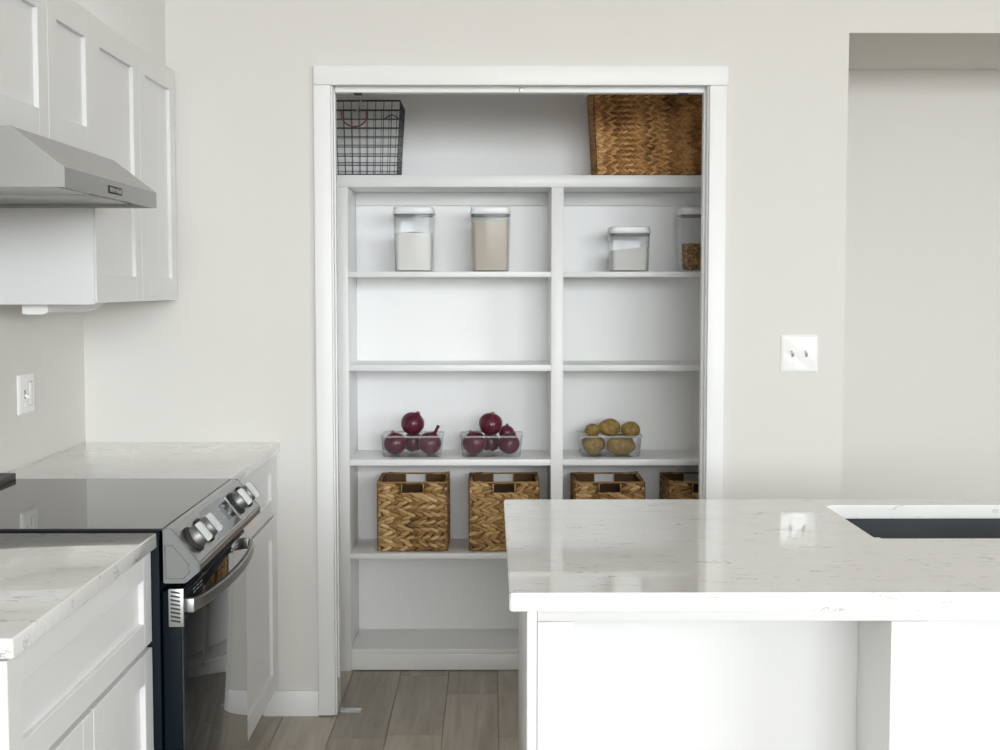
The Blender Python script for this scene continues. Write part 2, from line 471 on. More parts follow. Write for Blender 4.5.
# ------------------------------------------------------------------ floor: single oak planks running away from the camera
fl = struct(boxes('floor', [(XL-T, XR+T, YR-T, 5.48, -0.03, -0.010)], 'floor_far'))
PW = 0.182
known = {0: [5.00, 4.33], 1: [4.77], -1: [4.29], 2: [4.30], -2: [5.1]}
rnd = random.Random(3)
pm = {}
c = -6
while -0.340+c*PW < 3.0:
    xa, xb = max(-0.340+c*PW, XL), -0.340+(c+1)*PW
    js = list(known.get(c, [rnd.uniform(4.2, 5.3)]))
    y = min(js)
    while y > -1.6:
        y -= rnd.choice((1.22, 1.10, 0.95)); js.append(y)
    js = sorted([5.40 if c < 9 else 5.30]+js)
    if xb-xa > 0.01:
        for ya, yb in zip(js, js[1:]):
            if yb-ya < 0.02: continue
            key = (round(xb-xa, 3), round(yb-ya, 3))
            if key not in pm:
                bm = bmesh.new()
                hx, hy = key[0]/2-0.0008, key[1]/2-0.0008
                v = [bm.verts.new((sx*hx, sy*hy, -0.010)) for sx, sy in ((-1, -1), (1, -1), (1, 1), (-1, 1))]
                u = [bm.verts.new((sx*hx, sy*hy, -0.0012)) for sx, sy in ((-1, -1), (1, -1), (1, 1), (-1, 1))]
                t = [bm.verts.new((sx*(hx-0.0015), sy*(hy-0.0015), 0)) for sx, sy in ((-1, -1), (1, -1), (1, 1), (-1, 1))]
                for i in range(4):
                    j = (i+1) % 4
                    bm.faces.new((v[i], v[j], u[j], u[i])); bm.faces.new((u[i], u[j], t[j], t[i]))
                bm.faces.new(t)
                o = obj('plank', bm, 'oak_plank', fl, smooth=0, world=False); pm[key] = o.data
            else:
                o = bpy.data.objects.new('plank', pm[key]); COL.objects.link(o); o.parent = fl
            o.location = ((xa+xb)/2, (ya+yb)/2, 0)
    c += 1

# ------------------------------------------------------------------ pantry doorway: casing, jamb, track
tr = struct(boxes('trim_1', [(PX0, -0.522, YB+0.001, YB+T-0.001, 0.002, PZ), (0.715, PX1, YB+0.001, YB+T-0.001, 0.002, PZ),
                    (-0.522, 0.715, YB+0.001, YB+T-0.001, 2.119, PZ)], 'white_trim'))          # jamb lining
box('casing_leg', -0.582, -0.5265, YB-0.019, YB, 0.006, 2.111, 'white_trim', tr, 0.002)
box('casing_leg', 0.7195, 0.776, YB-0.019, YB, 0.006, 2.111, 'white_trim', tr, 0.002)
box('casing_head', -0.5815, 0.780, YB-0.021, YB, 2.1115, 2.174, 'white_trim', tr, 0.002)
tk = boxes('bifold_track', [(-0.516, 0.709, YB+0.030, YB+0.034, 2.094, 2.1185), (-0.516, 0.709, YB+0.066, YB+0.070, 2.094, 2.1185),
                       (-0.516, 0.709, YB+0.034, YB+0.066, 2.1145, 2.1185)], 'white_trim', tr)
box('track_screw', 0.094, 0.106, YB+0.028, YB+0.036, 2.0965, 2.110, 'zinc', tk, 0.001)
box('track_pivot', -0.455, -0.43, YB+0.036, YB+0.062, 2.088, 2.110, 'slot_dark', tk, 0.001)
box('track_pivot', 0.628, 0.655, YB+0.036, YB+0.062, 2.088, 2.110, 'slot_dark', tk, 0.001)
boxes('stop_bead', [(0.709, 0.715, YB+0.040, YB+0.060, 0.002, 2.119), (-0.522, -0.518, YB+0.040, YB+0.060, 0.12, 2.119)], 'white_trim', tr)

struct(box('baseboard_back', -0.770, -0.583, YB-0.014, YB-0.0005, 0.0, 0.088, 'white_trim', None, 0.003))
struct(box('baseboard_right', 0.778, AX0-0.002, YB-0.014, YB-0.0005, 0.0, 0.088, 'white_trim', None, 0.003))
struct(box('baseboard_niche', AX0+0.002, AX1-0.002, AY-0.014, AY-0.0005, 0.0, 0.088, 'white_trim', None, 0.003))
# boxed-in panels above the wall cabinets
struct(box('trim_2', XL+0.001, -1.069, 3.530, YB-0.001, 2.163, ZC-0.001, 'white_trim', None, 0.001))
struct(box('trim_3', XL+0.001, -1.069, 2.40, 3.527, 2.163, ZC-0.001, 'white_trim', None, 0.001))

# ------------------------------------------------------------------ cabinets
def shaker(name, parent, xf, y0, y1, z0, z1, st=0.062, th=0.020, rec=0.011, rail=None):
    """five-piece door facing +X, front plane at xf"""
    rl = rail or st
    bm = bmesh.new()
    bx(bm, xf-th, xf, y0, y0+st, z0, z1, 0.0012, 1); bx(bm, xf-th, xf, y1-st, y1, z0, z1, 0.0012, 1)
    bx(bm, xf-th, xf-0.0002, y0+st-0.001, y1-st+0.001, z0, z0+rl, 0.0012, 1); bx(bm, xf-th, xf-0.0002, y0+st-0.001, y1-st+0.001, z1-rl, z1, 0.0012, 1)
    d = obj(name, bm, 'cabinet_white', parent)
    box('panel', xf-th+0.001, xf-rec, y0+st-0.003, y1-st+0.003, z0+rl-0.003, z1-rl+0.003, 'cabinet_white', d, 0)
    return d

XU = -1.030                                     # face of the wall-cabinet doors
XT = -1.035
t = thing('wall_cabinet', 'tall white two-door shaker wall cabinet in the corner beside the range hood', 'cabinet', (XL+0.16, 4.03, 1.412), 'white shaker wall cabinets')
box('body', XL+0.002, XT-0.022, 3.580, 4.510, 1.4115, 2.160, 'cabinet_white', t, 0.001)
box('end_panel', XL+0.002, XT-0.004, 3.5735, 3.5795, 1.404, 2.160, 'cabinet_white', t, 0.001)
shaker('door', t, XT, 3.5830, 4.0515, 1.408, 2.156, st=0.068, rail=0.072)
shaker('door', t, XT, 4.0545, 4.500, 1.408, 2.156, st=0.068, rail=0.072)
box('filler_strip', XT-0.040, XT-0.024, 4.511, 4.528, 1.412, 2.160, 'cabinet_white', t, 0)
t = thing('wall_cabinet', 'short white two-door shaker wall cabinet sitting directly above the range hood', 'cabinet', (XL+0.16, 3.19, 1.79), 'white shaker wall cabinets')
box('body', XL+0.002, XU-0.022, 2.810, 3.572, 1.789, 2.160, 'cabinet_white', t, 0.001)
shaker('door', t, XU, 2.815, 3.2055, 1.786, 2.156, st=0.068, rail=0.072)
shaker('door', t, XU, 3.2085, 3.573, 1.786, 2.156, st=0.068, rail=0.072)

t = thing('under_cabinet_light', 'slim white light bar fixed under the corner wall cabinet', 'light', (-1.21, 3.9, 1.38))
bm = bmesh.new()
prism_y(bm, [(-1.248, 1.411), (-1.248, 1.379), (-1.236, 1.377), (-1.192, 1.377), (-1.180, 1.383), (-1.180, 1.411)], 3.63, 4.06)
obj('housing', bm, 'diffuser', t)
bm = bmesh.new()
v = [bm.verts.new(p) for p in ((-1.248, 4.061, 1.411), (-1.180, 4.061, 1.411), (-1.180, 4.061, 1.381), (-1.248, 4.061, 1.378), (-1.248, 4.19, 1.411), (-1.180, 4.19, 1.411), (-1.180, 4.19, 1.405), (-1.248, 4.19, 1.405))]
for f in ((0, 1, 2, 3), (4, 7, 6, 5), (0, 4, 5, 1), (3, 2, 6, 7), (0, 3, 7, 4), (1, 5, 6, 2)): bm.faces.new([v[i] for i in f])
obj('end_cap', bm, 'diffuser', t)

XD = -0.717                                     # face of the base-cabinet doors
CT = 0.933                                      # counter height
def base_cab(label, y0, y1, doors, end_panel):
    t = thing('base_cabinet', label, 'cabinet', ((XL+XD)/2, (y0+y1)/2, 0), 'white shaker base cabinets')
    box('body', XL+0.002, XD-0.021, y0, y1, 0.105, 0.9005, 'cabinet_white', t, 0.001)
    box('toe_kick', XL+0.05, -0.790, y0+0.002, y1, 0.001, 0.105, 'cabinet_white', t, 0)
    d = shaker('drawer_front', t, XD, doors[0][0], doors[-1][1], 0.702, 0.897, rail=0.052)
    for a, b in doors: shaker('door', t, XD, a, b, 0.112, 0.690)
    if end_panel: box('end_panel', XL+0.002, XD-0.0215, y0-0.006, y0-0.001, 0.001, 0.9005, 'cabinet_white', t, 0.001)
    return t
base_cab('white shaker base cabinet with one wide drawer over two doors beside the range', 1.992, 2.838, [(1.985, 2.4085), (2.4115, 2.836)], True)
t = base_cab('white shaker base cabinet in the corner between the range and pantry wall', 3.612, 4.526, [(3.614, 4.472)], False)
box('filler_strip', XD-0.0205, XD-0.003, 4.475, 4.5255, 0.105, 0.9005, 'cabinet_white', t, 0)

o = box('countertop', XL+0.002, -0.705, 1.979, 2.841, 0.901, CT, 'quartz', None, 0.003, 3)
tag(o, 'white veined quartz countertop on the base cabinet with two doors', 'countertop', 'white quartz countertops')
o = box('countertop', XL+0.002, -0.706, 3.604, YB-0.002, 0.901, CT, 'quartz', None, 0.003, 3)
tag(o, 'white veined quartz countertop running from the range into the corner', 'countertop', 'white quartz countertops')

# ------------------------------------------------------------------ range
RY0, RY1 = 2.848, 3.598
t = thing('range', 'stainless steel slide-in electric range with black glass cooktop and oven door', 'range', (-1.0, (RY0+RY1)/2, 0))
box('body', XL+0.012, -0.703, RY0+0.003, RY1-0.003, 0.03, 0.921, 'range_navy', t, 0.002)
box('base_plinth', XL+0.05, -0.75, RY0+0.02, RY1-0.02, 0.0, 0.03, 'slot_dark', t, 0)
box('cooktop', -1.262, -0.694, RY0-0.002, RY1+0.002, 0.936, 0.941, 'cooktop_glass', t, 0.001, 1)
box('cooktop_rim', -1.268, -0.700, RY0+0.0005, RY1-0.0005, 0.921, 0.9358, 'range_navy', t, 0)
o = box('rear_vent', XL+0.012, -1.263, RY0, RY1, 0.921, 0.957, 'wire_black', t, 0.003)
for k in range(12): box('vent_slot', XL+0.03, -1.285, RY0+0.05+k*0.056, RY0+0.085+k*0.056, 0.9565, 0.9575, 'slot_dark', o, 0)
# control panel
prof = [(-0.6935, 0.940), (-0.676, 0.9405), (-0.617, 0.866), (-0.616, 0.850), (-0.647, 0.824), (-0.6935, 0.824)]
bm = bmesh.new(); prism_y(bm, prof, RY0+0.009, RY1-0.009)
bmesh.ops.bevel(bm, geom=[e for e in bm.edges if abs(e.verts[0].co.y-e.verts[1].co.y) > 0.1], offset=0.003, segments=2, affect='EDGES')
cp = obj('control_panel', bm, 'steel', t)
bm = bmesh.new(); prism_y(bm, prof, RY0-0.004, RY0+0.0085)
bmesh.ops.bevel(bm, geom=list(bm.edges), offset=0.0018, segments=2, affect='EDGES')
ec = obj('end_cap', bm, 'grey_plastic', t)
MATS['grey_plastic'].node_tree.nodes['Principled BSDF'].inputs['Base Color'].default_value = (0.21, 0.215, 0.21, 1)
bm = bmesh.new()
tube(bm, [(x, RY0-0.004, z) for x, z in ((-0.688, 0.905), (-0.672, 0.905), (-0.640, 0.866), (-0.636, 0.850), (-0.650, 0.834), (-0.688, 0.834))], 0.0016, 5, True)
obj('molded_edge', bm, 'grey_plastic', ec)
bm = bmesh.new(); prism_y(bm, prof, RY1-0.0085, RY1+0.004)
obj('end_cap', bm, 'grey_plastic', t)
# frame on the sloped face
S0 = Vector((-0.676, 0, 0.9405)); S1 = Vector((-0.617, 0, 0.866))
sd = (S1-S0).normalized(); sn = Vector((-sd.z, 0, sd.x)); sn = sn if sn.x > 0 else -sn
SL = (S1-S0).length
def on_slope(u, y, h=0.0): return S0+sd*u+sn*h+Vector((0, y, 0))
def slope_box(bm, u0, u1, y0, y1, h0, h1, bev=0.0):
    b = bmesh.new()
    vs = [b.verts.new(on_slope(u, y, h)) for h in (h0, h1) for y in (y0, y1) for u in (u0, u1)]
    for f in ((0, 1, 3, 2), (4, 6, 7, 5), (0, 4, 5, 1), (2, 3, 7, 6), (0, 2, 6, 4), (1, 5, 7, 3)): b.faces.new([vs[i] for i in f])
    if bev: bmesh.ops.bevel(b, geom=list(b.edges), offset=bev, segments=2, affect='EDGES')
    merge(bm, b)
bm = bmesh.new(); slope_box(bm, 0.010, SL-0.008, 3.085, 3.360, -0.002, 0.0015)
dp = obj('display', bm, 'black_glass', t)
bm = bmesh.new(); slope_box(bm, 0.008, SL-0.006, 3.355, 3.362, -0.002, 0.004, 0.001)
obj('display_edge', bm, 'chrome', dp)
for k in range(4):
    for j in range(2):
        bm = bmesh.new(); slope_box(bm, 0.030+0.022*j, 0.036+0.022*j, 3.12+0.055*k, 3.145+0.055*k, 0.0014, 0.0018)
        obj('touch_mark', bm, 'print_grey', dp)
R3 = Matrix((( sd.x, 0, sn.x), (0, 1, 0), (sd.z, 0, sn.z)))
for ky in (2.918, 3.030, 3.408, 3.520):
    M = Matrix.Translation(on_slope(SL*0.50, ky, 0.0)) @ R3.to_4x4()
    bm = bmesh.new(); lathe(bm, [(0, -0.001), (0.031, -0.001), (0.031, 0.006), (0.028, 0.009), (0, 0.009)], 28, M)
    col = obj('knob_collar', bm, 'slot_dark', t)
    bm = bmesh.new(); lathe(bm, [(0, 0.0085), (0.024, 0.0085), (0.0245, 0.013), (0.022, 0.024), (0.0205, 0.027), (0, 0.027)], 28, M)
    kb = obj('knob', bm, 'chrome', t)
    b = bmesh.new()
    va = [(-0.0235, -0.0085), (0.0235, -0.0085), (0.0235, 0.0085), (-0.0235, 0.0085)]
    lo = [b.verts.new((x, y, 0.024)) for x, y in va]; hi = [b.verts.new((x*0.94, y*0.72, 0.041)) for x, y in va]
    b.faces.new(lo[::-1]); b.faces.new(hi)
    for i in range(4): b.faces.new((lo[i], lo[(i+1) % 4], hi[(i+1) % 4], hi[i]))
    bmesh.ops.bevel(b, geom=list(b.edges), offset=0.0025, segments=2, affect='EDGES')
    b.transform(M)
    obj('knob_grip', b, 'chrome', kb)
# oven door
DX = -0.655
dr = box('oven_door', -0.698, DX-0.004, RY0+0.004, RY1-0.004, 0.205, 0.806, 'range_navy', t, 0.002)
box('door_glass', DX-0.0045, DX, RY0+0.006, RY1-0.006, 0.210, 0.800, 'black_glass', dr, 0.0015)
g = box('vent_grille', -0.684, -0.652, RY0-0.0015, RY0+0.004, 0.730, 0.812, 'lid_white', dr, 0.0015)
g.data.materials.clear(); g.data.materials.append(MATS['zinc'])
for k in range(8):
    bm = bmesh.new(); z = 0.739+k*0.0088
    v = [bm.verts.new(p) for p in ((-0.679, RY0-0.002, z+0.0035), (-0.679, RY0-0.002, z+0.0075), (-0.659, RY0-0.002, z+0.004), (-0.659, RY0-0.002, z))]
    bm.faces.new(v)
    e = bmesh.ops.extrude_face_region(bm, geom=list(bm.faces))
    bmesh.ops.translate(bm, verts=[x for x in e['geom'] if isinstance(x, bmesh.types.BMVert)], vec=(0, 0.003, 0))
    obj('slot', bm, 'slot_dark', dr)
for ys in (2.955, 2.990, 3.025, 3.395, 3.430, 3.465):
    bm = bmesh.new()
    for dz in (0.0, 0.008): bx(bm, DX-0.002, DX+0.0008, ys, ys+0.024, 0.786-dz, 0.789-dz, 0)
    obj('vent_slot', bm, 'zinc', dr)
# bowed handle bar
bm = bmesh.new(); rings = []
n = 28
for i in range(n+1):
    s = i/n; y = RY0+0.022+(RY1-RY0-0.044)*s
    bow = 0.014+0.034*(math.sin(PI*s)**0.6 if 0 < s < 1 else 0)
    xc = DX+bow
    rings.append([bm.verts.new((xc+dx, y, 0.772+dz)) for dx, dz in ((-0.006, -0.010), (-0.004, -0.0135), (0.003, -0.0135), (0.006, -0.010), (0.006, 0.010), (0.003, 0.0135), (-0.004, 0.0135), (-0.006, 0.010))])
for a, b in zip(rings, rings[1:]):
    for k in range(8): bm.faces.new((a[k], a[(k+1) % 8], b[(k+1) % 8], b[k]))
bm.faces.new(rings[0][::-1]); bm.faces.new(rings[-1])
h = obj('handle', bm, 'steel_dark', t)
for ya in (RY0+0.017, RY1-0.033): box('handle_mount', DX-0.001, DX+0.021, ya, ya+0.016, 0.757, 0.787, 'zinc', h, 0.002)
box('warming_drawer', -0.698, DX, RY0+0.004, RY1-0.004, 0.045, 0.198, 'black_glass', t, 0.002)

# ------------------------------------------------------------------ range hood
HY0, HY1 = 2.806, 3.571
t = thing('range_hood', 'stainless steel under-cabinet range hood with sloped front above the range', 'range hood', (-1.1, 3.18, 1.655))
hp = [(XL+0.002, 1.779), (-0.981, 1.779), (-0.872, 1.695), (-0.872, 1.655), (-0.880, 1.655), (-0.884, 1.672), (XL+0.012, 1.672), (XL+0.002, 1.655)]
bm = bmesh.new(); prism_y(bm, hp, HY0+0.006, HY1-0.006)
obj('canopy', bm, 'steel', t, smooth=0.3)
side = [(XL+0.002, 1.779), (-0.981, 1.779), (-0.872, 1.695), (-0.872, 1.655), (XL+0.002, 1.655)]
for a in (HY0, HY1-0.006):
    bm = bmesh.new(); prism_y(bm, side, a, a+0.006)
    obj('side_panel', bm, 'steel', t, smooth=0.3)
bs = box('button_strip', -0.8735, -0.8705, 3.125, 3.235, 1.664, 1.682, 'slot_dark', t, 0.001)
for k in range(5): box('button', -0.8708, -0.8675, 3.131+k*0.0205, 3.146+k*0.0205, 1.667, 1.678, 'chrome', bs, 0.001)
for a in (HY0+0.03, HY0+0.38): box('grease_filter', -1.28, -0.93, a, a+0.33, 1.663, 1.6715, 'steel_dark', t, 0.002)
for a in (HY0+0.1, HY1-0.15):
    bm = bmesh.new(); lathe(bm, [(0, 0), (0.024, 0), (0.028, 0.006), (0, 0.006)], 20, Matrix.Translation((-0.908, a, 1.666)))
    obj('hood_lamp', bm, 'diffuser', t)

# ------------------------------------------------------------------ island
IX0, IX1, IY0, IY1 = 0.031, 2.025, 2.271, 3.288
bm = bmesh.new()
SX0, SX1, SY0, SY1 = 0.794, 1.560, 2.768, 3.192
xs, ys = (IX0, SX0, SX1, IX1), (IY0, SY0, SY1, IY1)
zz = (0.901, CT)
G = {(i, j, k): bm.verts.new((xs[i], ys[j], zz[k])) for i in range(4) for j in range(4) for k in range(2)}
for i in range(3):
    for j in range(3):
        if (i, j) == (1, 1): continue
        for k in range(2): bm.faces.new([G[i, j, k], G[i+1, j, k], G[i+1, j+1, k], G[i, j+1, k]])
def side4(a, b): bm.faces.new([G[(*a, 0)], G[(*b, 0)], G[(*b, 1)], G[(*a, 1)]])
for i in range(3):
    side4((i, 0), (i+1, 0)); side4((i, 3), (i+1, 3)); side4((0, i), (0, i+1)); side4((3, i), (3, i+1))
side4((1, 1), (2, 1)); side4((1, 2), (2, 2)); side4((1, 1), (1, 2)); side4((2, 1), (2, 2))
bmesh.ops.recalc_face_normals(bm, faces=bm.faces)
inner = [e for e in bm.edges if abs(e.verts[0].co.z-e.verts[1].co.z) > 0.01 and SX0-0.01 < e.verts[0].co.x < SX1+0.01 and SY0-0.01 < e.verts[0].co.y < SY1+0.01]
bmesh.ops.bevel(bm, geom=inner, offset=0.012, segments=4, affect='EDGES')
sharp = [e for e in bm.edges if len(e.link_faces) == 2 and e.calc_face_angle(0) > 0.8]
bmesh.ops.bevel(bm, geom=sharp, offset=0.0025, segments=2, affect='EDGES')
o = obj('island_countertop', bm, 'quartz')
tag(o, 'white veined quartz island countertop with a sink cutout', 'countertop')

t = thing('kitchen_sink', 'dark navy undermount sink set into the island countertop', 'sink', ((SX0+SX1)/2, (SY0+SY1)/2, 0.70))
cx, cy, hx, hy = (SX0+SX1)/2, (SY0+SY1)/2, (SX1-SX0)/2, (SY1-SY0)/2
bm = bmesh.new()
loft(bm, [rrect(cx, cy, hx+0.012, hy+0.012, 0.02, 0.9005), rrect(cx, cy, hx+0.012, hy+0.012, 0.02, 0.690),
          ], True, False)
loft(bm, [rrect(cx, cy, hx+0.012, hy+0.012, 0.02, 0.9005), rrect(cx, cy, hx+0.003, hy+0.003, 0.016, 0.9005),
          rrect(cx, cy, hx-0.002, hy-0.002, 0.02, 0.73), rrect(cx, cy, hx-0.03, hy-0.03, 0.02, 0.702)], False, True)
obj('bowl', bm, 'sink_navy', t)
bm = bmesh.new(); lathe(bm, [(0, 0), (0.045, 0), (0.045, 0.003), (0.03, 0.004), (0.028, 0.001), (0, 0.001)], 24, Matrix.Translation((cx, cy+0.05, 0.7025)))
obj('drain', bm, 'chrome', t)

FY = 2.301                                    # front plane of the island frame
t = thing('kitchen_island', 'white panelled kitchen island with posts and recessed knee panels', 'kitchen island', (1.0, 2.76, 0))
box('end_panel', 0.0615, 0.0785, FY, 2.552, 0.001, 0.9005, 'cabinet_white', t, 0.001)
box('end_panel', 0.0665, 0.0785, 2.5535, 3.262, 0.001, 0.9005, 'cabinet_white', t, 0.001)
box('end_panel', 1.978, 1.995, FY, 3.262, 0.001, 0.9005, 'cabinet_white', t, 0.001)
for a, b in ((0.0795, 0.141), (0.689, 0.753), (1.301, 1.365), (1.913, 1.977)):
    box('post', a, b, FY+0.0005, 2.510, 0.001, 0.8755, 'cabinet_white', t, 0.001)
box('top_rail', 0.0795, 1.977, FY+0.0015, FY+0.022, 0.8765, 0.9005, 'cabinet_white', t, 0.001)
box('bottom_rail', 0.0795, 1.977, 2.500, 2.5105, 0.001, 0.09, 'cabinet_white', t, 0.001)
box('knee_panel', 0.0795, 1.977, 2.5115, 2.527, 0.001, 0.9005, 'cabinet_white', t, 0)
box('rear_panel', 0.0795, 1.977, 3.244, 3.262, 0.1, 0.9005, 'cabinet_white', t, 0.001)
box('toe_kick', 0.0795, 1.977, 3.17, 3.186, 0.001, 0.1, 'cabinet_white', t, 0)

# ------------------------------------------------------------------ pantry shelving
UF, UB = 5.061, 5.3745
t = thing('pantry_shelving', 'white built-in pantry shelving unit with two bays of shelves', 'shelving', (0.246, 5.2, 0))
box('filler', PWL+0.002, -0.5715, UF, UF+0.018, 0.0, 1.8185, 'melamine_white', t, 0)
box('side_panel', -0.571, -0.530, UF, UB, 0.0, 1.8185, 'melamine_white', t, 0.001)
box('side_panel', 1.023, 1.061, UF, UB, 0.0, 1.8185, 'melamine_white', t, 0.001)
box('divider', 0.224, 0.269, UF, UB-0.006, 0.085, 1.8185, 'melamine_white', t, 0.001)
box('top_board', PWL+0.002, 1.061, UF-0.001, UB, 1.819, 1.863, 'melamine_white', t, 0.0015)
for x0, x1 in ((-0.5295, 0.2235), (0.2695, 1.0225)):
    for z1, th in ((1.507, 0.020), (1.160, 0.023), (0.805, 0.023), (0.449, 0.020), (0.084, 0.020)):
        box('shelf', x0, x1, UF+0.001, UB-0.0065, z1-th, z1, 'melamine_white', t, 0.001)
    box('back_panel', x0, x1, UB-0.006, UB, 0.0, 1.8185, 'melamine_white', t, 0)
for x0, x1 in ((-0.5295, 0.2235), (0.2695, 1.0225)):
    box('cleat', x0, x1, UB-0.024, UB-0.0065, 1.768, 1.8185, 'melamine_white', t, 0.001)
box('kick_board', -0.5295, 1.0225, UF+0.0005, UF+0.016, 0.004, 0.0635, 'melamine_white', t, 0.001)

# ------------------------------------------------------------------ woven baskets
def lobe(bm, c, d, u, n, L, W, H):
    """one leaf-shaped strand end: centre c, long axis d, width axis u, outward n"""
    sgn = 6
    r1, r2 = [], []
    for k in range(sgn):
        a = 2*PI*k/sgn; off = u*(W*math.cos(a))+n*(H*math.sin(a))
        r1.append(bm.verts.new(c-d*(L*0.42)+off*0.80)); r2.append(bm.verts.new(c+d*(L*0.30)+off))
    a0 = bm.verts.new(c-d*L); a1 = bm.verts.new(c+d*(L*0.85))
    for v in r1+r2+[a0, a1]: v.co.z = max(v.co.z, 0.0015)
    for k in range(sgn):
        j = (k+1) % sgn
        bm.faces.new((a0, r1[j], r1[k])); bm.faces.new((r1[k], r1[j], r2[j], r2[k])); bm.faces.new((r2[k], r2[j], a1))

def perimeter(hx, hy):
    """(position fn, length) along a rectangle, counter-clockwise from front left"""
    segs = [((-hx, -hy), (1, 0), 2*hx, (0, -1)), ((hx, -hy), (0, 1), 2*hy, (1, 0)), ((hx, hy), (-1, 0), 2*hx, (0, 1)), ((-hx, hy), (0, -1), 2*hy, (-1, 0))]
    return segs

def braid_row(hx, hy, z, rh, pitch, rng, hole=None, flip=1):
    bm = bmesh.new()
    phase = rng.uniform(-0.5, 0.5)
    for (px, py), (dx, dy), ln, (nx, ny) in perimeter(hx, hy):
        n = max(3, int(round(ln/pitch))); st = ln/n
        T_, N_, U_ = Vector((dx, dy, 0)), Vector((nx, ny, 0)), Vector((0, 0, 1))
        for i in range(n):
            for half in (1, -1):
                s = ((i+0.5+phase+(0.5 if half < 0 else 0)) % n)*st+rng.uniform(-0.12, 0.12)*st
                s = min(max(s, 0.2*st), ln-0.2*st)
                x, y = px+dx*s, py+dy*s
                zc = z+half*rh*0.24+rng.uniform(-0.05, 0.05)*rh
                if hole and abs(nx) < 0.5 and abs(x) < hole[0]+st*0.3 and hole[1]-rh*0.18 < zc < hole[2]+rh*0.18: continue
                ang = half*flip*rng.uniform(0.26, 0.48)
                D = T_*math.cos(ang)+U_*math.sin(ang)
                W = U_*math.cos(ang)-T_*math.sin(ang)
                lobe(bm, Vector((x, y, zc))+N_*rng.uniform(-0.0008, 0.0012), D, W, N_, st*rng.uniform(0.88, 1.1), rh*rng.uniform(0.29, 0.34), rh*0.30)
    lx, ly = hx+rh*0.27, hy+rh*0.27
    for v in bm.verts: v.co.x = min(max(v.co.x, -lx), lx); v.co.y = min(max(v.co.y, -ly), ly)
    return bm

def woven_basket(label, group, hx, hy, hz, rows, pitch, mat, loc, hole=None, seed=1, flare=0.0):
    t = thing('woven_basket', label, 'basket', loc, group)
    rng = random.Random(seed)
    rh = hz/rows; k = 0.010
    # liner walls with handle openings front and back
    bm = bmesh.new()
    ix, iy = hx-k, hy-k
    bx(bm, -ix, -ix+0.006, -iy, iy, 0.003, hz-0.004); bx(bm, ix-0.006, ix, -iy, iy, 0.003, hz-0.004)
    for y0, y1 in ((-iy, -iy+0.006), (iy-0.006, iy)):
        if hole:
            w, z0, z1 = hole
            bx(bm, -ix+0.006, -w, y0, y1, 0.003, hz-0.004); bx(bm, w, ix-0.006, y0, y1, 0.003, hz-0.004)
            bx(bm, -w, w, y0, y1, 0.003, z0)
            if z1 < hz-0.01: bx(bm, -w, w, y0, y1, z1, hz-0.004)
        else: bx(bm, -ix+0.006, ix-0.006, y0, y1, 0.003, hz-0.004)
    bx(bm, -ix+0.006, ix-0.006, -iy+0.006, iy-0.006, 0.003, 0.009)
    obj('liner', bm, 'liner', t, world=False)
    for r in range(rows):
        f = flare*((r+0.5)/rows-0.5)
        o = obj('braid_row', braid_row(hx-rh*0.20+f, hy-rh*0.20+f, 0.004+(r+0.5)*rh*(hz-0.006)/hz, rh, pitch, rng, hole, 1 if r % 2 else -1), mat, t, smooth=1.2, world=False); o['kind'] = 'stuff'
    # thin wrapped wire frame along the rim and down the corners
    bm = bmesh.new(); f = flare/2
    tube(bm, rrect(0, 0, hx+f-0.001, hy+f-0.001, 0.008, hz-0.002, 3), 0.0036, 6, True)
    obj('rim', bm, mat, t, smooth=1.2, world=False)
    if hole:
        for s in (-1, 1):
            bm = bmesh.new()
            y = s*(hy-0.003); w, z0, z1 = hole
            tube(bm, [(-w, y, z1), (-w, y, z0), (w, y, z0), (w, y, z1)], 0.0028, 6)
            obj('handle_edge', bm, mat, t, smooth=1.2, world=False)
    for sx in (-1, 1):
        for sy in (-1, 1):
            bm = bmesh.new(); tube(bm, [(sx*(hx-f-0.001), sy*(hy-f-0.001), 0.004), (sx*(hx+f-0.001), sy*(hy+f-0.001), hz-0.004)], 0.0022, 5)
            obj('corner_post', bm, 'liner', t, smooth=1.2, world=False)
    return t

bhx, bhy, bhz = 0.1325, 0.131, 0.266
hole = (0.041, 0.222, 0.2575)
b1 = woven_basket('tan woven seagrass cube basket under the tub with the upright onion stem', 'woven cube baskets on the lower pantry shelf',
                  bhx, bhy, bhz, 9, 0.031, 'seagrass_tan', (-0.297, 5.222, 0.4495), hole, 11)
for i, (x, lab) in enumerate(((0.049, 'tan woven seagrass cube basket left of the shelf divider, partly behind the island corner'),
                              (0.449, 'tan woven seagrass cube basket under the tub of potatoes'),
                              (0.803, 'tan woven seagrass cube basket half hidden behind the doorway casing'))):
    c_ = copy_tree(b1); c_.location = (x, 5.222, 0.4495); c_['label'] = lab
    if i % 2 == 0: c_.rotation_euler.z = PI
woven_basket('large brown woven basket on top of the pantry shelving', None, 0.243, 0.140, 0.325, 16, 0.0185, 'seagrass_brown', (0.628, 5.213, 1.8635), None, 5, 0.018)

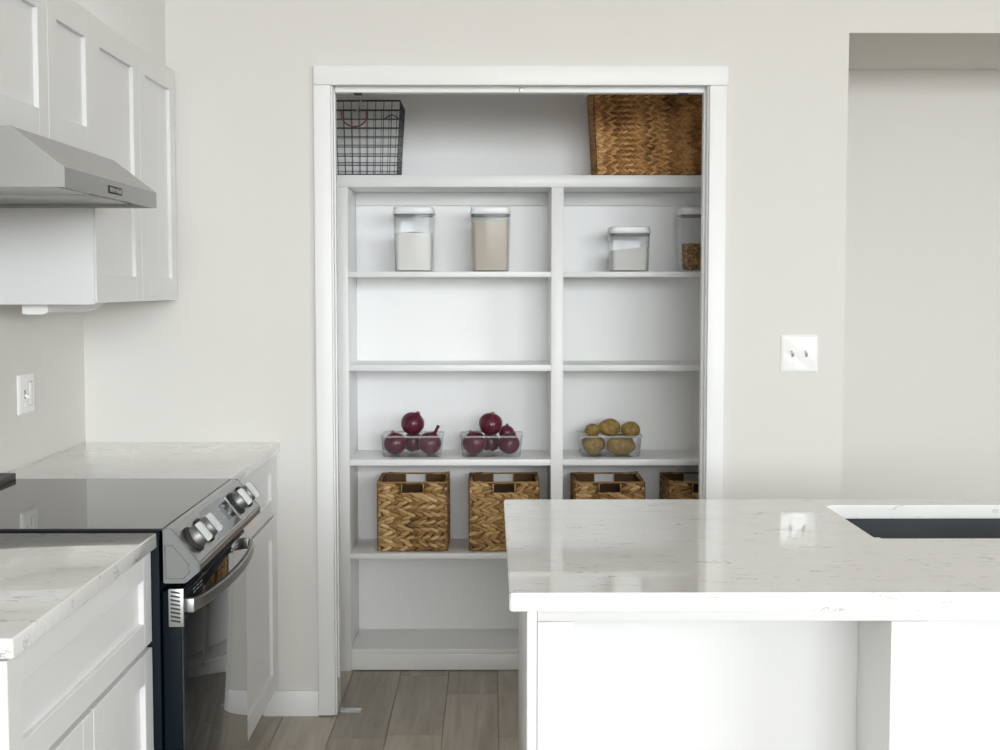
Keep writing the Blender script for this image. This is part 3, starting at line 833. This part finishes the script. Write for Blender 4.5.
# ------------------------------------------------------------------ wire basket
t = thing('wire_basket', 'black wire grid basket with hanging handle on top of the pantry shelving', 'basket', (-0.49, 5.21, 1.863))
WX0, WX1, WY0, WY1, WH = -0.145, 0.155, -0.135, 0.135, 0.270
def wp(fx, fy, fz):
    tp = 1-0.10*(1-fz)
    return ((WX0+(WX1-WX0)*fx-0.005)*tp+0.005, (WY0+(WY1-WY0)*fy)*tp, 0.003+WH*fz)
bm = bmesh.new()
tube(bm, [wp(0, 0, 1), wp(1, 0, 1), wp(1, 1, 1), wp(0, 1, 1)], 0.0038, 6, True)
obj('rim', bm, 'wire_grey', t, world=False)
NH, NX, NY = 8, 10, 9
for k in range(NH):
    bm = bmesh.new(); fz = k/NH
    tube(bm, [wp(0, 0, fz), wp(1, 0, fz), wp(1, 1, fz), wp(0, 1, fz)], 0.0016 if k else 0.0026, 5, True)
    obj('hoop_wire', bm, 'wire_grey', t, world=False)
for k in range(NX+1):
    bm = bmesh.new(); f = k/NX
    tube(bm, [wp(f, 0, 1), wp(f, 0, 0), wp(f, 1, 0), wp(f, 1, 1)], 0.0014, 5)
    obj('upright_wire', bm, 'wire_grey', t, world=False)
for k in range(1, NY):
    bm = bmesh.new(); f = k/NY
    tube(bm, [wp(0, f, 1), wp(0, f, 0), wp(1, f, 0), wp(1, f, 1)], 0.0014, 5)
    obj('upright_wire', bm, 'wire_grey', t, world=False)
bm = bmesh.new()
tube(bm, [(-0.014+0.048*math.cos(a), WY0-0.006, WH-0.034-0.058*abs(math.sin(a))**0.75) for a in [PI*k/16 for k in range(17)]], 0.0034, 6)
obj('handle', bm, 'copper', t, world=False)
bm = bmesh.new()
tube(bm, [(0.010-0.024*(k/8)**1.5, WY0-0.006-0.003*math.sin(k/8*PI), WH+0.004-0.060*(k/8)) for k in range(9)], 0.0030, 6)
obj('cord', bm, 'jute', t, world=False)
bm = bmesh.new()
tube(bm, [(0.075+0.06*k/8, WY1-0.012, WH-0.035+0.018*math.sin(PI*k/8)) for k in range(9)], 0.0022, 6)
obj('handle', bm, 'wire_grey', t, world=False)

# ------------------------------------------------------------------ canisters
def canister(label, cx, hw, h, fill_mat, f0, f1, flabel, fname, fcat, r=0.022, wave=0.0):
    cy, z = UF+0.012+hw, 1.507
    g = 'clear storage canisters on the upper pantry shelf'
    t = thing('storage_canister', label, 'canister', (cx, cy, z), g)
    zb = h-0.026
    hb = hw*0.905
    bm = bmesh.new()
    loft(bm, [rrect(cx, cy, hb-0.003, hb-0.003, r, z+0.001), rrect(cx, cy, hb, hb, r, z+0.004), rrect(cx, cy, hw*0.965, hw*0.965, r, z+zb)], True, False)
    loft(bm, [rrect(cx, cy, hb-0.0025, hb-0.0025, r-0.002, z+0.004), rrect(cx, cy, hw*0.965-0.0025, hw*0.965-0.0025, r-0.002, z+zb)], True, False)
    obj('body', bm, 'clear_plastic', t)
    bm = bmesh.new(); loft(bm, [rrect(cx, cy, hw*0.93, hw*0.93, r, z+zb-0.006), rrect(cx, cy, hw*0.95, hw*0.95, r, z+zb+0.0005)])
    obj('seal', bm, 'seal_grey', t)
    bm = bmesh.new()
    loft(bm, [rrect(cx, cy, hw*0.985, hw*0.985, r, z+zb+0.001), rrect(cx, cy, hw, hw, r, z+zb+0.003), rrect(cx, cy, hw*1.0, hw*1.0, r, z+zb+0.010), rrect(cx, cy, hw*0.965, hw*0.965, r, z+zb+0.0112),
              rrect(cx, cy, hw*0.965, hw*0.965, r, z+h-0.003), rrect(cx, cy, hw*0.93, hw*0.93, r, z+h)])
    ld = obj('lid', bm, 'lid_white', t)
    bm = bmesh.new(); lathe(bm, [(0, 0), (hw*0.42, 0), (hw*0.40, 0.002), (0, 0.0025)], 24, Matrix.Translation((cx, cy, z+h-0.0005)))
    obj('push_button', bm, 'lid_white', ld)
    # contents
    hi = lambda q: (hb+(hw*0.965-hb)*q/zb)-0.0055
    bm = bmesh.new()
    if fill_mat != 'nut':
        b0, b1 = rrect(cx, cy, hi(0.006), hi(0.006), r-0.006, z+0.0055), rrect(cx, cy, hi(f0), hi(f0), r-0.006, z+f0)
        top = [(x, y, zc+(f1-f0)*((x-cx)/hw*0.5+0.5)+wave*math.cos((x-cx)/hw*2.2)) for x, y, zc in b1]
        loft(bm, [b0, top], True, False)
        cv = bm.verts.new((cx, cy, z+(f0+f1)/2+wave+0.002)); tv = [v for v in bm.verts][len(b0):2*len(b0)]
        for i in range(len(tv)): bm.faces.new((tv[i], tv[(i+1) % len(tv)], cv))
        o = obj(fname, bm, fill_mat, smooth=0.9)
    else:
        rng = random.Random(4)
        zz_ = 0.015; rr = 0.0088
        while zz_ < f1:
            m = int(2*hi(zz_)/(rr*2.0))
            for a in range(m):
                for b_ in range(m):
                    if 1 < a < m-2 and 1 < b_ < m-2 and zz_ < f1-0.02: continue
                    px = cx+(-m/2+0.5+a)*rr*2.0+rng.uniform(-1, 1)*0.0015; py = cy+(-m/2+0.5+b_)*rr*2.0+rng.uniform(-1, 1)*0.0015
                    if abs(px-cx) > hi(zz_)-rr*1.4 or abs(py-cy) > hi(zz_)-rr*1.4: continue
                    ex, ey = abs(px-cx)-(hi(zz_)-r), abs(py-cy)-(hi(zz_)-r)
                    if ex > 0 and ey > 0 and math.hypot(ex, ey) > r-rr*1.5: continue
                    if zz_ > f1-0.016 and rng.random() < 0.4: continue
                    Mx = Matrix.Translation((px, py, z+zz_+rng.uniform(-1, 1)*0.0015)) @ Euler((rng.uniform(0, 6), rng.uniform(0, 6), 0)).to_matrix().to_4x4() @ Matrix.Diagonal((1, 0.9, 0.78, 1))
                    bmesh.ops.create_icosphere(bm, subdivisions=1, radius=rr*1.08, matrix=Mx)
            zz_ += rr*1.6
        o = obj(fname, bm, fill_mat, smooth=1.5)
    tag(o, flabel, fcat, kind='stuff')
canister('tall clear canister with white lid, part full of white flour', -0.2885, 0.0775, 0.240, 'flour', 0.146, 0.142, 'white flour filling the canister on the upper shelf', 'flour', 'flour', wave=0.005)
canister('tall clear canister with white lid, nearly full of beige grain', -0.002, 0.0765, 0.240, 'beige_grain', 0.184, 0.196, 'beige ground grain filling the tall canister to near its lid', 'ground_grain', 'grain', wave=0.002)
canister('short clear canister with white lid, half full of pale grain', 0.5195, 0.0775, 0.168, 'sugar', 0.078, 0.094, 'pale off-white grain sloping in the short canister', 'pale_grain', 'grain')
canister('tall clear canister of brown nuts, half hidden behind the doorway casing', 0.785, 0.0775, 0.238, 'nut', 0.10, 0.112, 'brown nuts in the canister beside the doorway casing', 'nuts', 'nuts')

# ------------------------------------------------------------------ clear tubs with onions and potatoes
TZ = 0.805
TCY = 5.205
def tub(label, x0, x1):
    cx, hx, hy = (x0+x1)/2, (x1-x0)/2, 0.092
    t = thing('clear_tub', label, 'container', (cx, TCY, TZ), 'clear plastic tubs on the pantry shelf')
    bm = bmesh.new(); r = 0.02
    h = 0.077
    loft(bm, [rrect(cx, TCY, hx*0.90, hy*0.90, r, TZ+0.001), rrect(cx, TCY, hx*0.915, hy*0.915, r, TZ+0.004), rrect(cx, TCY, hx*0.972, hy*0.972, r, TZ+h)], True, False)
    loft(bm, [rrect(cx, TCY, hx*0.905, hy*0.905, r, TZ+0.003), rrect(cx, TCY, hx*0.965, hy*0.965, r, TZ+h)], True, False)
    obj('body', bm, 'cloudy_plastic', t)
    bm = bmesh.new()
    q = [rrect(cx, TCY, hx*0.968, hy*0.968, r, TZ+h-0.001), rrect(cx, TCY, hx, hy, r+0.003, TZ+h-0.001), rrect(cx, TCY, hx, hy, r+0.003, TZ+h+0.005), rrect(cx, TCY, hx*0.968, hy*0.968, r, TZ+h+0.006)]
    loft(bm, q+[q[0]], False, False)
    obj('rim', bm, 'rim_plastic', t)
    return t
tub('clear plastic tub of red onions with a dry stem sticking up at one end', -0.421, -0.181)
tub('clear plastic tub of red onions beside the shelf divider', -0.120, 0.122)
tub('clear plastic tub filled with potatoes', 0.334, 0.576)

onion_mesh = {}
def onion(label, group, x, y, z, r, rot, neck=0.28):
    t = thing('red_onion', label, 'onion', (x, y, z), group)
    t.rotation_euler = rot
    pr = [(0, -0.90), (0.22, -0.90), (0.52, -0.80), (0.80, -0.55), (0.96, -0.22), (1.0, 0.08), (0.95, 0.36), (0.80, 0.64), (0.56, 0.84), (0.32, 0.96), (0.19, 1.05), (0.15, 1.12), (0, 1.12)]
    bm = bmesh.new(); lathe(bm, [(a*r, b*r) for a, b in pr], 28)
    for v in bm.verts:
        a = math.atan2(v.co.y, v.co.x); k = 1+0.018*math.sin(3*a+x*40)+0.012*math.sin(7*a)
        v.co.x *= k; v.co.y *= k
    obj('bulb', bm, 'onion_skin', t, smooth=1.5, world=False)
    bm = bmesh.new(); lathe(bm, [(0, 1.06*r), (0.16*r, 1.08*r), (0.13*r, (1.12+neck*0.5)*r), (0.16*r, (1.12+neck)*r), (0.06*r, (1.14+neck)*r), (0, (1.10+neck)*r)], 9)
    obj('dry_neck', bm, 'onion_skin' if neck > 0.4 else 'onion_neck', t, smooth=1.0, world=False)
    bm = bmesh.new(); lathe(bm, [(0, -0.88*r), (0.20*r, -0.895*r), (0.15*r, -0.945*r), (0.05*r, -0.96*r), (0, -0.95*r)], 9)
    obj('root_end', bm, 'onion_root', t, smooth=1.0, world=False)
g1, g2 = 'red onions in the tub with the upright stem', 'red onions in the tub beside the divider'
L1, L2 = 'red onion low in the tub with the upright dry stem', 'red onion low in the tub beside the shelf divider'
onion(L1, g1, -0.367, 5.174, 0.8520, 0.0435, (0.2, -0.3, 0.5), 0.12)
onion('red onion with a tall dark dry stem poking above its tub rim', g1, -0.2350, 5.174, 0.8530, 0.0440, (0.15, 0.46, 0.0), 0.66)
onion(L1, g1, -0.301, 5.241, 0.8500, 0.0400, (-0.4, -0.2, 0.2), 0.10)
onion(L1, g1, -0.373, 5.253, 0.8390, 0.0300, (0.1, -0.2, 1.4), 0.1)
onion(L1, g1, -0.229, 5.253, 0.8390, 0.0300, (-0.2, -0.1, 0.0), 0.1)
onion('red onion heaped on top of the tub with the upright stem', g1, -0.301, 5.180, 0.9270, 0.0450, (0.25, 0.45, 0.2), 0.08)
onion(L2, g2, -0.063, 5.175, 0.8540, 0.0455, (0.3, -0.4, 0.2), 0.10)
onion(L2, g2, 0.068, 5.172, 0.8510, 0.0420, (0.3, 0.4, 1.0), 0.12)
onion(L2, g2, -0.074, 5.254, 0.8385, 0.0290, (-0.2, -0.1, 0.6), 0.1)
onion(L2, g2, -0.003, 5.244, 0.8480, 0.0380, (-0.4, 0.2, 0.1), 0.1)
onion('small red onion peeking out behind the topmost onion beside the divider', g2, 0.060, 5.246, 0.8850, 0.0300, (-0.2, 0.1, 0.1), 0.10)
onion('red onion heaped on top of the tub beside the shelf divider', g2, -0.002, 5.182, 0.9250, 0.0450, (0.5, 0.15, 0.1), 0.08)

def potato(label, x, y, z, rx, ry, rz, rot, seed):
    bm = bmesh.new(); bmesh.ops.create_icosphere(bm, subdivisions=4, radius=1.0)
    rng = random.Random(seed); ph = [rng.uniform(0, 6) for _ in range(6)]
    eyes = [Vector((rng.gauss(0, 1), rng.gauss(0, 1), rng.gauss(0, 1))).normalized() for _ in range(6)]
    for v in bm.verts:
        p = v.co
        k = 1+0.05*math.sin(2.1*p.x+ph[0])*math.cos(1.7*p.y+ph[1])+0.035*math.sin(3.3*p.z+ph[2]+p.x*2)
        for e in eyes: k -= 0.05*max(0, (p.dot(e)-0.965)/0.035)
        v.co = Vector((p.x*rx, p.y*ry, p.z*rz))*k
    o = obj('potato', bm, 'potato_skin', smooth=2.0)
    o.location = (x, y, z); o.rotation_euler = rot
    tag(o, label, 'potato', 'potatoes in the clear tub')
PL = 'yellow-brown potato low in the clear potato tub'
potato(PL, 0.392, 5.166, 0.8455, 0.040, 0.034, 0.036, (0, 0, 0.3), 1)
potato(PL, 0.494, 5.166, 0.8450, 0.057, 0.034, 0.036, (0, 0.05, 0.1), 2)
potato(PL, 0.399, 5.243, 0.8455, 0.045, 0.034, 0.036, (0, 0.1, 0.2), 3)
potato(PL, 0.506, 5.243, 0.8460, 0.050, 0.035, 0.036, (0, 0, -0.2), 4)
potato('small potato peeking over the tub rim beside the large topmost potato', 0.390, 5.200, 0.9000, 0.029, 0.029, 0.025, (0, 0, 0.2), 5)
potato('large olive potato heaped on top of the clear potato tub', 0.455, 5.195, 0.911, 0.043, 0.037, 0.035, (0, -0.05, 0.1), 6)
potato('pale potato leaning over the tub rim at the end of the heap', 0.537, 5.192, 0.903, 0.037, 0.035, 0.030, (0, 0.35, 0.1), 7)

# ------------------------------------------------------------------ switch plates
t = thing('light_switch', 'white double toggle light switch plate on the wall beside the pantry casing', 'light switch', (1.03, YB, 1.228))
bm = bmesh.new(); px, pz, ph = 1.0295, 1.228, 0.0625
def rz(hx, hz, y): return [(x, y, z) for x, z, _ in rrect(px, pz, hx, hz, 0.004, 0, 3)]
loft(bm, [rz(ph, ph, YB-0.0002), rz(ph, ph, YB-0.003), rz(ph-0.006, ph-0.006, YB-0.0065), rz(ph-0.009, ph-0.009, YB-0.007)])
obj('plate', bm, 'plate_white', t)
for s in (-0.023, 0.023):
    f = box('toggle_frame', px+s-0.0055, px+s+0.0055, YB-0.0078, YB-0.0065, pz-0.0125, pz+0.0125, 'plate_white', t, 0.0005)
    box('slot', px+s-0.0042, px+s+0.0042, YB-0.0082, YB-0.0076, pz-0.0105, pz+0.0105, 'grey_plastic', f, 0)
    b = bmesh.new(); bx(b, -0.0036, 0.0036, -0.014, 0.0, -0.0045, 0.0045, 0.0012)
    b.transform(Matrix.Translation((px+s, YB-0.007, pz+0.002)) @ Matrix.Rotation(-0.45, 4, 'X'))
    obj('toggle', b, 'plate_white', t)
    for dz in (-0.030, 0.030):
        bm = bmesh.new(); lathe(bm, [(0, 0), (0.0032, 0), (0.003, 0.001), (0, 0.0013)], 12, Matrix.Translation((px+s, YB-0.0068, pz+dz)) @ Matrix.Rotation(PI/2, 4, 'X'))
        obj('screw', bm, 'plate_white', t)

t = thing('light_switch', 'white wall plate with a toggle and a rocker above the corner countertop', 'light switch', (XL, 3.948, 1.14))
bm = bmesh.new(); py, pz = 3.948, 1.140
def rx_(hy, hz, x): return [(x, y, z) for y, z, _ in rrect(py, pz, hy, hz, 0.004, 0, 3)]
loft(bm, [rx_(0.066, 0.0575, XL+0.0002), rx_(0.066, 0.0575, XL+0.004), rx_(0.061, 0.0525, XL+0.0075), rx_(0.058, 0.0495, XL+0.008)])
obj('plate', bm, 'plate_white', t)
f = box('toggle_frame', XL+0.0075, XL+0.0088, py-0.0285, py-0.0175, pz-0.0125, pz+0.0125, 'grey_plastic', t, 0.0004)
b = bmesh.new(); bx(b, 0.0, 0.016, -0.0036, 0.0036, -0.0045, 0.0045, 0.0012)
b.transform(Matrix.Translation((XL+0.0075, py-0.023, pz-0.002)) @ Matrix.Rotation(0.45, 4, 'Y'))
obj('toggle', b, 'plate_white', t)
box('rocker', XL+0.0075, XL+0.0105, py+0.007, py+0.039, pz-0.033, pz+0.033, 'plate_white', t, 0.0012)
box('rocker_gap', XL+0.0075, XL+0.0085, py+0.0055, py+0.0405, pz-0.0345, pz+0.0345, 'grey_plastic', t, 0)
for dz in (-0.030, 0.030):
    bm = bmesh.new(); lathe(bm, [(0, 0), (0.0032, 0), (0.003, 0.001), (0, 0.0013)], 12, Matrix.Translation((XL+0.0078, py-0.023, pz+dz)) @ Matrix.Rotation(PI/2, 4, 'Y'))
    obj('screw', bm, 'plate_white', t)

# ------------------------------------------------------------------ bifold floor bracket
t = thing('floor_bracket', 'small zinc bifold door bracket on the floor at the doorway jamb', 'bracket', (-0.49, 4.575, 0))
box('base_plate', -0.5205, -0.446, 4.556, 4.592, 0.0005, 0.003, 'zinc', t, 0.0005)
boxes('lip', [(-0.5205, -0.446, 4.556, 4.5585, 0.003, 0.0075), (-0.5205, -0.446, 4.5895, 4.592, 0.003, 0.0075)], 'zinc', t)
box('upright', -0.5218, -0.5188, 4.556, 4.592, 0.003, 0.030, 'zinc', t, 0.0005)
